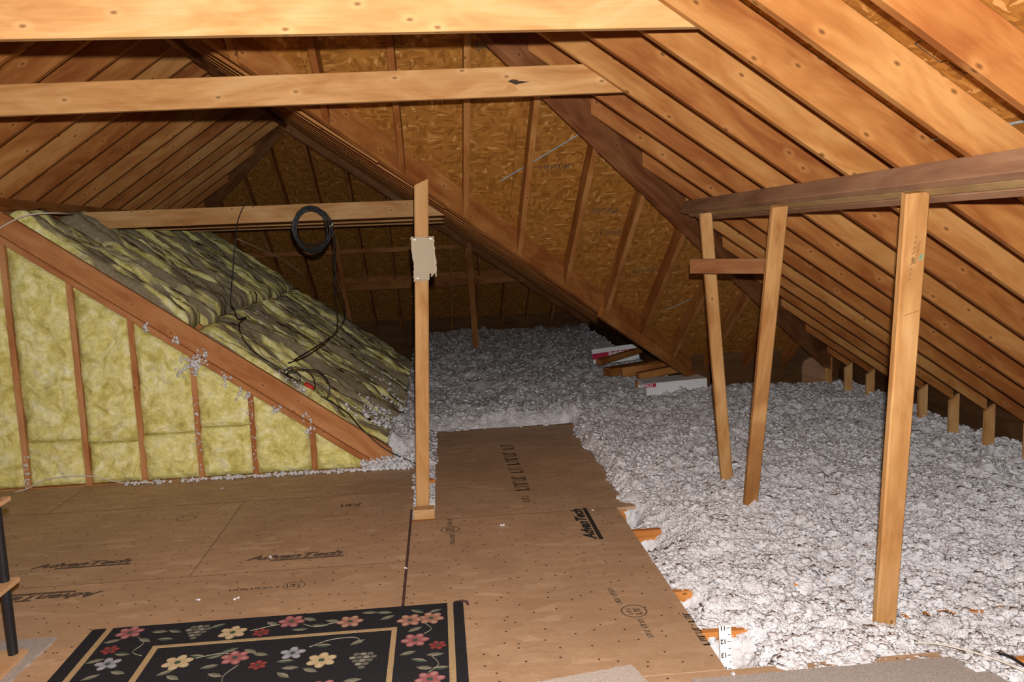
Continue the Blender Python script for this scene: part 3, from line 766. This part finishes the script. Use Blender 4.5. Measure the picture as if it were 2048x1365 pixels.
def tufts():
    ico_v, ico_f = [], []
    bm_v = [(-1, 0, 1.618), (1, 0, 1.618), (-1, 0, -1.618), (1, 0, -1.618), (0, 1.618, 1), (0, 1.618, -1), (0, -1.618, 1), (0, -1.618, -1), (1.618, 1, 0), (-1.618, 1, 0), (1.618, -1, 0), (-1.618, -1, 0)]
    F = [(0, 1, 4), (0, 4, 9), (9, 4, 5), (4, 8, 5), (4, 1, 8), (8, 1, 10), (8, 10, 3), (5, 8, 3), (5, 3, 2), (2, 3, 7), (7, 3, 10), (7, 10, 6), (7, 6, 11), (11, 6, 0), (0, 6, 1), (6, 10, 1), (9, 11, 0), (9, 2, 11), (9, 5, 2), (7, 11, 2)]
    vs, fs = [], []
    def tuft(p, r):
        b = len(vs); sx, sy, sz = (random.uniform(.6, 1.3) for _ in range(3))
        for v in bm_v:
            j = random.uniform(.55, 1.25) / 1.9
            vs.append((p[0] + v[0] * r * j * sx, p[1] + v[1] * r * j * sy, p[2] + v[2] * r * j * sz))
        fs.extend([tuple(b + i for i in f) for f in F])
    # along the foot of the yellow wall
    for _ in range(420):
        x = -.28 - 2.0 * random.random() ** 1.5; tuft((x, 5.955 - .05 * random.random() ** 2, .006 + .012 * random.random()), random.uniform(.006, .016))
    # heap at the low end of the sloped plate
    for _ in range(520):
        x = random.uniform(-.62, -.24); tuft((x, random.uniform(5.90, 6.10), random.uniform(0, max(.02, .09 - .10 * abs(x + .38)))), random.uniform(.008, .02))
    # tufts caught on the plate
    for cx, cz, n, s in ((-1.755, .83, 60, .035), (-1.70, .885, 30, .025), (-1.84, .80, 16, .02), (-1.55, .72, 16, .02), (-1.42, .61, 14, .03), (-1.20, .49, 14, .02), (-.98, .31, 12, .03), (-2.05, 1.11, 8, .012), (-1.86, 1.02, 10, .015), (-1.0, .42, 10, .02)):
        for _ in range(n): tuft((random.gauss(cx, s), 5.965 + random.uniform(-.01, .01), random.gauss(cz, s)), random.uniform(.006, .014))
    for x in (-1.77, -1.385, -2.97):
        for _ in range(30): tuft((random.gauss(x, .012), 5.99, random.uniform(.05, .6) if x > -2 else random.uniform(.0, .25)), random.uniform(.005, .010))
    # on the vault's low corner
    for _ in range(360):
        x = random.gauss(-.48, .13); y = random.uniform(6.3, 8.6); tuft((x, y, zv(x) + .10 + random.random() * .03), random.uniform(.008, .022))
    for _ in range(70):
        x = random.gauss(-1.1, .05); y = random.gauss(6.2, .08); tuft((x, y, zv(x) + .10), random.uniform(.006, .014))
    # crumbs strewn on the boards
    for x, y in ((-1.55, 5.70), (-1.2, 3.85), (-1.02, 3.83), (.30, 4.58), (.86, 4.74), (-.235, 4.05), (1.02, 2.82), (1.3, 2.815), (1.55, 2.82), (-.96, 4.33)):
        for _ in range(4): tuft((x + random.uniform(-.008, .008), y + random.uniform(-.008, .008), .005), random.uniform(.003, .008))
    o = link('insulation_tufts', mesh('insulation_tufts', vs, fs, True), M_LOOSE)
    tag(o, 'white insulation tufts scattered along the yellow wall and its sloped plate', 'insulation', kind='stuff')
tufts()

# ------------------------------------------------------------------ cables
def coil():
    t = empty('cable_coil', (-1.008, 6.965, 1.79)); tag(t, 'coil of black coaxial cable hanging on the collar tie', 'cable')
    pts = []
    for k in range(11 * 16 + 1):
        a = PI / 2 + 2 * PI * k / 16; lap = k / 16
        rx = .145 + .014 * math.sin(lap * 2.1) ; rz = .155 + .020 * math.sin(lap * 1.7 + 1)
        pts.append((rx * math.cos(a) + .012 * math.sin(lap * 3), -.012 - .010 * math.sin(lap * 2.7), rz * math.sin(a) - .012 * (lap % 3) * (1 - math.sin(a)) * .9))
    tube('cable_loop', pts, .0055, M_BLACKCABLE, t, n=1, ns=6)
    tube('cable_tail', [(.15, -.02, .02), (.175, -.02, -.08), (.165, -.01, -.20), (.165, .0, -.42), (.19, .35, -.75), (.05, .3, -.95), (-.06, -.25, -1.02), (-.16, -.60, -1.03)], .0042, M_BLACKCABLE, t)
    tube('cable_tail', [(.16, -.02, .01), (.18, .02, -.12), (.17, .05, -.25), (.15, .03, -.5), (.13, .2, -.85), (-.0, .1, -.97), (-.13, -.5, -1.02)], .0042, M_BLACKCABLE, t)
    tube('connector', [(.15, -.03, .0), (.165, -.034, .012), (.18, -.036, .026)], .007, M_BRASS, t, n=2)
    return t
coil()
vc = lambda x, y, o=.10: (x + vn.x * o * .3, y, zv(x) + o)
c1 = tag(tube('drop_cable', [(-1.54, 6.99, 1.99), (-1.57, 6.975, 1.93), (-1.60, 6.95, 1.84), (-1.62, 6.93, 1.70), (-1.66, 6.93, 1.45), (-1.70, 6.95, 1.22), vc(-1.70, 6.93, .15), vc(-1.62, 6.70, .15), vc(-1.55, 6.62, .22), vc(-1.58, 6.55, .15), vc(-1.50, 6.30, .13), vc(-1.40, 6.14, .13), vc(-1.28, 6.09, .13), vc(-1.17, 6.13, .13)], .0045, M_BLACKCABLE), 'black cable dropping from the tie over the dusty batts', 'cable')
spl = empty('cable_splice', vc(-1.10, 6.18, .13)); tag(spl, 'tangle of black cables with brass connectors lying on the batts', 'cable')
q = [(-.08, -.03, .02), (-.02, -.06, .06), (.06, -.02, .05), (.16, .02, .03), (.23, .03, -.08), (.20, .0, -.19), (.14, -.02, -.12)]
tube('cable_loop', q, .0045, M_BLACKCABLE, spl)
tube('cable_loop', [(-.08, -.02, .02), (.0, .02, .03), (.02, .0, -.03), (-.05, -.04, -.02), (-.09, -.03, .03), (-.02, -.02, .08), (.10, .0, .02), (.13, .0, -.08), (.10, .0, -.12), (.17, -.01, -.16)], .004, M_BLACKCABLE, spl)
tube('splitter_block', [(.06, -.03, -.05), (.09, -.03, -.072), (.12, -.03, -.094)], .016, M_RED, spl, n=2)
for p in ((-.06, -.03, .05), (-.03, -.03, .07)): tube('connector', [p, (p[0] + .012, p[1] - .004, p[2] + .008), (p[0] + .024, p[1] - .008, p[2] + .014)], .006, M_BRASS, spl, n=2)
tag(tube('lead_cable', [vc(-.98, 6.16, .09), vc(-.88, 6.12, .12), vc(-.80, 6.08, .13), vc(-.72, 6.05, .13), (-.62, 5.985, .32), (-.52, 5.95, .22), (-.42, 5.93, .14), (-.30, 5.92, .075), (-.20, 5.92, .02), (-.16, 5.94, -.03)], .0045, M_BLACKCABLE), 'dark cable running down the batts to the floor by the paper post', 'cable')
tag(tube('thin_wire', [(-1.62, 7.0, 1.72), (-1.55, 7.6, 1.62), (-1.50, 8.4, 1.50), (-1.42, 9.0, 1.33)], .0022, M_WHITECABLE), 'thin grey wire slanting from the black drop cable', 'wire')
tag(tube('white_cable', [(-3.30, 5.93, 1.60), (-3.08, 5.94, 1.755), (-2.945, 5.945, 1.836), (-2.84, 5.95, 1.892), (-2.735, 5.96, 1.924), (-2.62, 6.0, 1.932), (-2.60, 6.2, 1.935), (-2.72, 6.6, 1.95)], .005, M_WHITECABLE), 'pale cable arching off the rafters above the sloped plate', 'cable')
tag(tube('floor_cable', [(-3.02, 5.91, .008), (-2.93, 5.91, .03), (-2.83, 5.92, .075), (-2.69, 5.92, .095), (-2.52, 5.93, .085), (-2.42, 5.95, .05), (-2.30, 5.955, .015), (-2.1, 5.95, .006)], .004, M_WHITECABLE), 'pale cable arching at the foot of the yellow wall', 'cable')
tag(tube('pale_wire', [(1.80, 2.93, .004), (1.86, 2.88, .02), (1.93, 2.80, .028), (2.0, 2.70, .03), (2.05, 2.6, .025)], .0032, M_WHITECABLE), 'straw-coloured wire lying across the grey carpet corner', 'wire')
tag(tube('dark_wire', [(2.02, 2.84, -.01), (2.06, 2.78, .012), (2.08, 2.70, .014), (2.09, 2.6, .010)], .005, M_BLACKCABLE), 'short black wire beside the straw-coloured wire', 'wire')

# ------------------------------------------------------------------ cartons and offcuts by the valley
def carton(loc, size, rot, label, text):
    t = empty('carton', loc); t.rotation_euler = rot; tag(t, label, 'carton', 'door cartons on the insulation')
    sx, sy, sz = size
    box('carton_body', (0, 0, 0), (sx, sy, sz), M_CARTON, t, ch=.004)
    band = box('printed_band', (sx * text[1], -.0012, sz * text[2]), (sx * text[3], .0005, sz * text[4]), M_CARTON_RED, t, ch=.0002)
    hh = sz * (text[4] - text[2])
    lettering('carton_lettering', text[0], hh, M_CARTON, t, (sx * (text[3] - .05), -.0022, sz * text[2] + hh * .17), (PI / 2, 0, 0), align='RIGHT', bold=.03, scale=(1.2, 1, 1))
    return t
carton((1.79, 9.58, .10), (.56, .075, .19), (-.10, -.085, 0), 'white carton with red BIFOLD band beyond the wood offcuts', ('BIFOLD', .0, .35, .90, .72))
carton((1.975, 7.80, .045), (.62, .3, .135), (0, -.03, .05), 'white carton half buried beneath the wood offcuts', ('BIFOLD', -.02, .70, .16, .98))
def offcut(A, B, t, d, label, up=(0, 0, 1)): return tag(board('wood_offcut', A, B, up, t, d, M_RAFTER, None), label, 'offcut', 'wood offcuts by the valley')
offcut((1.70, 8.80, .23), (2.30, 9.35, .26), .06, .06, 'small offcut poking up in front of the carton band')
offcut((1.74, 8.52, .15), (2.42, 8.86, .16), .14, .085, 'stout offcut with a pale sawn end, lowest of the pile')
offcut((1.86, 8.36, .16), (2.44, 8.40, .20), .040, .10, 'thin dark offcut lying along the pile')
offcut((1.98, 8.16, .155), (2.42, 8.22, .21), .09, .075, 'reddish offcut resting on the half-buried carton')
offcut((1.94, 8.08, .10), (2.16, 8.10, .11), .05, .06, 'short offcut stub at the foot of the pile')

# ------------------------------------------------------------------ depth rule at the edge of the boards
rl = empty('depth_rule', (1.075, 3.03, -.185)); rl.rotation_euler = (-.10, 0, .03); tag(rl, 'white insulation depth rule with upside-down numbers beside the floor edge', 'ruler')
box('rule_strip', (-.024, -.002, 0), (.024, .002, .262), M_WHITE, rl, ch=.0006)
box('rule_flange', (.022, -.002, 0), (.026, .012, .262), M_WHITE, rl, ch=.0006)
for n, z in (('11', .252), ('12', .197), ('13', .142), ('14', .087), ('15', .032)):
    lettering('rule_number', n, .026, M_INK, rl, (-.008, -.0027, z + .008), (PI / 2, PI, 0), bold=.03, ext=.0002)
for i in range(19):
    z = .03 + .01375 * i
    if z > .258: break
    w = .014 if i % 4 == 0 else (.008 if i % 2 == 0 else .004)
    if i % 2 == 0: box('rule_tick', (.021 - w, -.0028, z - .0014), (.021, -.0018, z + .0014), M_INK, rl, ch=.0001)

# ------------------------------------------------------------------ rug with woven flowers
def rug():
    t = empty('floral_rug', (-.77, 3.05, .0)); tag(t, 'black rug with woven flowers and tan border lines', 'rug')
    W, L0, L1, T = 1.625, -.55, .555, .009
    k = NT('black_rug_pile'); o = k.coord(); n = k.noise(o, 220, 3, .7); n2 = k.noise(o, 700, 2)
    c = k.mix(1.0, (.022, .022, .026), k.ramp(n, [(.3, .55), (.7, 1.7)]), 'MULTIPLY')
    c = k.mix(k.ramp(n2, [(.72, .0), (.78, .5)]), c, (.20, .19, .18))
    k.bump(n, .6, .004); mb = k.finish(c, 1.0, .05)
    box('rug_pile', (-W / 2, L0, .0005), (W / 2, L1, T), mb, t, ch=.004)
    def pm(name, col):
        k = NT(name); o = k.coord(); n = k.noise(o, 260, 3, .7)
        k.bump(n, .6, .003)
        return k.finish(k.mix(1.0, col, k.ramp(n, [(.3, .62), (.7, 1.3)]), 'MULTIPLY'), 1.0, .03)
    mt = pm('rug_tan_yarn', (.42, .31, .17)); mg = pm('rug_green_edge_yarn', (.02, .055, .045))
    pal = {'pink': pm('rug_pink_yarn', (.33, .115, .12)), 'pinkl': pm('rug_light_pink_yarn', (.43, .22, .21)), 'cream': pm('rug_cream_yarn', (.50, .40, .23)), 'creaml': pm('rug_pale_yarn', (.56, .47, .31)), 'red': pm('rug_red_yarn', (.20, .04, .042)), 'redl': pm('rug_light_red_yarn', (.29, .075, .065)),
           'blue': pm('rug_blue_yarn', (.29, .31, .36)), 'bluel': pm('rug_light_blue_yarn', (.38, .40, .44)), 'peach': pm('rug_peach_yarn', (.37, .18, .135)), 'peachl': pm('rug_light_peach_yarn', (.46, .31, .22)), 'grape': pm('rug_grape_yarn', (.15, .15, .12)), 'grapel': pm('rug_light_grape_yarn', (.27, .27, .22)),
           'leaf': pm('rug_leaf_yarn', (.16, .17, .125)), 'leafl': pm('rug_light_leaf_yarn', (.26, .25, .19)), 'leaf2': pm('rug_dark_leaf_yarn', (.06, .10, .075))}
    h = T
    def band(x0, x1, y0, y1):
        box('border_line', (x0, y0, h - .0005), (x1, y1, h + .0012), mt, t, ch=.0003)
    band(-W / 2 + .062, -W / 2 + .088, L0, L1 - .002); band(W / 2 - .072, W / 2 - .046, L0, L1 - .002)
    band(-.489, .524, .326, .348); band(-.489, -.463, L0 + .22, .326); band(.502, .524, L0 + .22, .326)
    def flat(verts, faces, mats, midx, name):
        me = mesh(name, verts, faces); o = link(name, me, mats, t)
        for p, i in zip(me.polygons, midx): p.material_index = i
        return o
    def ell(cx, cy, a, b, ang, z, n=10):
        ca, sa = math.cos(ang), math.sin(ang)
        return [(cx + a * math.cos(q) * ca - b * math.sin(q) * sa, cy + a * math.cos(q) * sa + b * math.sin(q) * ca, z) for q in (2 * PI * i / n for i in range(n))]
    def flower(px, py, kind, r=.052):
        vs, fs, mi = [], [], []
        def add(poly, i): b = len(vs); vs.extend(poly); fs.append(tuple(range(b, b + len(poly)))); mi.append(i)
        z = h + .0008; a0 = random.uniform(0, 1.2); n = 6 if kind != 'blue' else 5
        for q in range(n):
            a = a0 + 2 * PI * q / n
            add(ell(px + .62 * r * math.cos(a), py + .62 * r * math.sin(a), .45 * r, .34 * r, a, z + .0001 * q), 0)
            add(ell(px + .72 * r * math.cos(a), py + .72 * r * math.sin(a), .24 * r, .20 * r, a, z + .0008), 1)
        add(ell(px, py, .22 * r, .22 * r, 0, z + .0012), 2)
        flat(vs, fs, [pal[kind], pal[kind + 'l'], pal['leaf2']], mi, 'woven_flower')
    def bunch(px, py, kind, r=.05):
        vs, fs, mi = [], [], []
        z = h + .0008
        for row in range(5):
            for q in range(4 - abs(row - 1) if row < 2 else 5 - row):
                w = (4 - abs(row - 1) if row < 2 else 5 - row)
                e = ell(px + (q - (w - 1) / 2) * r * .5, py + (1.6 - row) * r * .48, r * .26, r * .22, 0, z + .0001 * row, 8)
                b = len(vs); vs.extend(e); fs.append(tuple(range(b, b + 8))); mi.append((q + row) % 2)
        flat(vs, fs, [pal[kind], pal[kind + 'l']], mi, 'woven_grapes')
    def leaf(px, py, ang, s=.036, kind='leaf'):
        z = h + .0006; vs, fs, mi = [], [], []
        for sg, i in ((1, 0), (-1, 1)):
            ca, sa = math.cos(ang), math.sin(ang); pts = [(-1, 0), (-.4, .36 * sg), (.25, .38 * sg), (1, 0)]
            if sg < 0: pts = pts[::-1]
            b = len(vs); vs.extend([(px + s * (u * ca - v * sa), py + s * (u * sa + v * ca), z) for u, v in pts]); fs.append(tuple(range(b, b + 4))[::-1]); mi.append(i)
        flat(vs, fs, [pal['leaf2' if random.random() < .3 else 'leaf'], pal['leafl']], mi, 'woven_leaf')
    X0, Y0 = t.location.x, t.location.y
    FL = {'pink': [(-1.404, 3.541), (-.713, 3.529), (-.888, 3.24), (-.167, 3.268), (-.103, 2.95), (-1.35, 3.0), (-.5, 2.95)], 'cream': [(-.951, 3.466), (-1.112, 3.237), (-.534, 3.163), (-.9, 2.93)], 'red': [(-.827, 3.445), (-1.431, 3.391), (-.783, 3.164), (-.074, 3.21)],
          'blue': [(-1.395, 3.271), (-.66, 3.24)], 'peach': [(-.455, 3.485), (-.193, 3.454), (-.102, 3.458)]}
    for kd, L in FL.items():
        for x, y in L: flower(x - X0, y - Y0, kd, {'pink': .056, 'cream': .058, 'red': .036, 'blue': .05, 'peach': .055}[kd])
    for x, y in ((-1.109, 3.506), (-.371, 3.144)): bunch(x - X0, y - Y0, 'grape', .055)
    LV = [(-1.451, 3.472), (-1.274, 3.529), (-1.208, 3.523), (-1.229, 3.453), (-1.313, 3.458), (-1.033, 3.54), (-.794, 3.523), (-.635, 3.539), (-.582, 3.473), (-.664, 3.449), (-.532, 3.503), (-.375, 3.56), (-.308, 3.55), (-.293, 3.496), (-.163, 3.538), (-.085, 3.524), (-.169, 3.366), (-1.365, 3.347), (-1.457, 3.305), (-1.328, 3.194), (-1.423, 3.172), (-1.138, 3.163), (-1.096, 3.119), (-1.046, 3.278), (-.973, 3.266), (-.975, 3.183), (-.924, 3.308), (-.836, 3.285), (-.79, 3.253), (-.934, 3.112), (-.679, 3.178), (-.65, 3.123), (-.669, 3.07), (-.568, 3.091), (-.545, 3.285), (-.404, 3.29), (-.395, 2.99), (-.194, 3.163), (-.084, 3.137), (-.147, 3.1), (-.123, 3.038), (-.065, 3.029), (-1.2, 2.95), (-.75, 2.95)]
    for x, y in LV: leaf(x - X0, y - Y0, random.uniform(-.7, .7) + (PI if random.random() < .5 else 0))
    for pts in ([(-1.36, 3.50), (-1.31, 3.43), (-1.33, 3.36), (-1.28, 3.32)], [(-.88, 3.47), (-.80, 3.50), (-.76, 3.51)], [(-.66, 3.50), (-.60, 3.46), (-.54, 3.48), (-.50, 3.49)], [(-.60, 3.28), (-.52, 3.33), (-.42, 3.335), (-.39, 3.29)], [(-1.05, 3.26), (-.97, 3.285), (-.92, 3.28)], [(-.13, 3.42), (-.10, 3.36), (-.13, 3.32)], [(-.86, 3.18), (-.90, 3.10), (-.88, 3.02)], [(-.10, 3.13), (-.07, 3.06), (-.11, 3.0)]):
        tube('woven_stem', [(x - X0, y - Y0, h + .0002) for x, y in pts], .0022, pal['leafl'], t, n=4, ns=4)
rug()
rc = [(.01, 3.598), (.03, 3.618), (.05, 3.61), (.062, 3.575), (.070, 3.58), (.066, 3.625), (.04, 3.642), (.0, 3.63)]
rt = link('rug_corner_tape', mesh('rug_corner_tape', [(x, y, .0012) for x, y in rc] + [(x, y, .0) for x, y in rc], [tuple(range(8))[::-1]] + [(i, (i + 1) % 8, 8 + (i + 1) % 8, 8 + i) for i in range(8)]), M_PURPLE)
tag(rt, 'dark scrap of tape curling at the rug corner', 'tape')

# ------------------------------------------------------------------ carpet scraps and the shelf unit
def carpet(pts, mat, label, z=0.0, T=.009):
    cx, cy = sum(p[0] for p in pts) / len(pts), sum(p[1] for p in pts) / len(pts)
    dense = []
    for i in range(len(pts)):
        p, q = pts[i], pts[(i + 1) % len(pts)]; n = max(2, int(math.hypot(q[0] - p[0], q[1] - p[1]) / .03))
        for k in range(n):
            u = k / n; dense.append((p[0] + (q[0] - p[0]) * u + random.uniform(-.003, .003) - cx, p[1] + (q[1] - p[1]) * u + random.uniform(-.003, .003) - cy))
    o = prism('carpet_scrap', [(x, y, T) for x, y in dense], [(x, y, .0006) for x, y in dense], mat, None); o.location = (cx, cy, z)
    return tag(o, label, 'carpet', 'carpet scraps on the attic floor')
carpet([(-2.6, 2.7), (-1.66, 2.7), (-1.745, 3.10), (-1.712, 3.555), (-2.6, 3.565)], M_CARPET_GREY, 'grey carpet scrap under the black shelf legs')
carpet([(.20, 2.45), (.78, 2.45), (.665, 2.938), (.20, 2.852)], M_CARPET_BEIGE, 'pale beige carpet scrap between rug and depth rule')
carpet([(.84, 2.3), (2.02, 2.3), (1.95, 2.64), (1.862, 2.803), (.86, 2.800)], M_CARPET_GREY, 'grey carpet scrap along the wooden strip before the insulation')

def shelf_unit():
    t = empty('shelf_unit', (-2.1, 3.2, .0105)); tag(t, 'small shelf unit with black tube legs and wood shelves', 'shelf')
    x0, x1, y0, y1 = -.33, .330, -.20, .225
    zs = [(.0, .018), (.312, .330), (.655, .673), (1.0, 1.018)]
    for a, b in zs: box('shelf', (x0, y0, a), (x1, y1, b), M_SHELF, t, ch=.002)
    for i in range(3):
        for px in (x0 + .035, x1 - .040):
            for py in (y0 + .035, y1 - .040):
                pth = [Vector((px, py, zs[i][1] + .0005)), Vector((px, py, zs[i + 1][0] - .0005))]
                link('leg', mesh('leg', *tube_geo(pth, .0195, 16)), M_BLACKPOLE, t)
shelf_unit()

# ------------------------------------------------------------------ stamps inked on the roof sheathing
def roof_mark(P, zf, ax_level, marks, mat=M_INK):
    P = Vector(P); e = 1e-3
    ux = Vector((1, 0, (zf(P.x + e, P.y) - zf(P.x, P.y)) / e)).normalized(); uy = Vector((0, 1, (zf(P.x, P.y + e) - zf(P.x, P.y)) / e)).normalized()
    lv, sl = (ux, uy) if ax_level == 0 else (uy, ux)
    n = lv.cross(sl)
    if n.z > 0: n = -n
    org = Vector((P.x, P.y, zf(P.x, P.y) + HV + .0015)); vs, fs = [], []
    for (u0, v0, u1, v1, w) in marks:
        a, b = Vector((u0, v0, 0)), Vector((u1, v1, 0)); d = (b - a).normalized(); s = Vector((-d.y, d.x, 0)) * (w / 2)
        q = [a - s, b - s, b + s, a + s]; k = len(vs)
        for dz in (0, .001): vs.extend([org + lv * p.x + sl * p.y + n * dz for p in q])
        fs += [(k, k + 1, k + 2, k + 3), (k + 7, k + 6, k + 5, k + 4), (k, k + 4, k + 5, k + 1), (k + 1, k + 5, k + 6, k + 2), (k + 2, k + 6, k + 7, k + 3), (k + 3, k + 7, k + 4, k)]
    return link('ink_mark', mesh('ink_mark', vs, fs), mat, ceiling)
zRf = lambda x, y: zR(x); zHf = lambda x, y: zH(y)
roof_mark((1.50, 2.42, 0), zRf, 1, [(0, -.05, .03, -.05, .003), (.03, -.05, .03, .05, .003), (.03, .05, .0, .05, .003), (0.0, .06, .0, .12, .003), (0.0, .12, -.04, .12, .003), (-.04, .12, -.04, .05, .003)])
random.seed(5)
def scribble(n, w, h, th): 
    out = []
    for i in range(n):
        u = -w / 2 + w * i / n; out += [(u, -h / 2 + random.uniform(0, h * .3), u + random.uniform(-.2, .5) * w / n, h / 2 - random.uniform(0, h * .3), th)]
        if i % 2: out += [(u, random.uniform(-h / 2, h / 2), u + w / n * .8, random.uniform(-h / 2, h / 2), th)]
    return out
for P, wd, hh in (((1.0, 5.28), .22, .05), ((.83, 5.60), .22, .07), ((1.25, 6.02), .20, .09), ((1.33, 6.25), .22, .09), ((1.72, 6.72), .22, .10), ((.33, 4.72), .12, .10)):
    roof_mark((*P, 0), zHf, 0, scribble(9, wd, hh, .006), M_INK_FAINT)
roof_mark((1.17, 1.98, 0), zRf, 1, scribble(9, .16, .05, .006), M_INK)
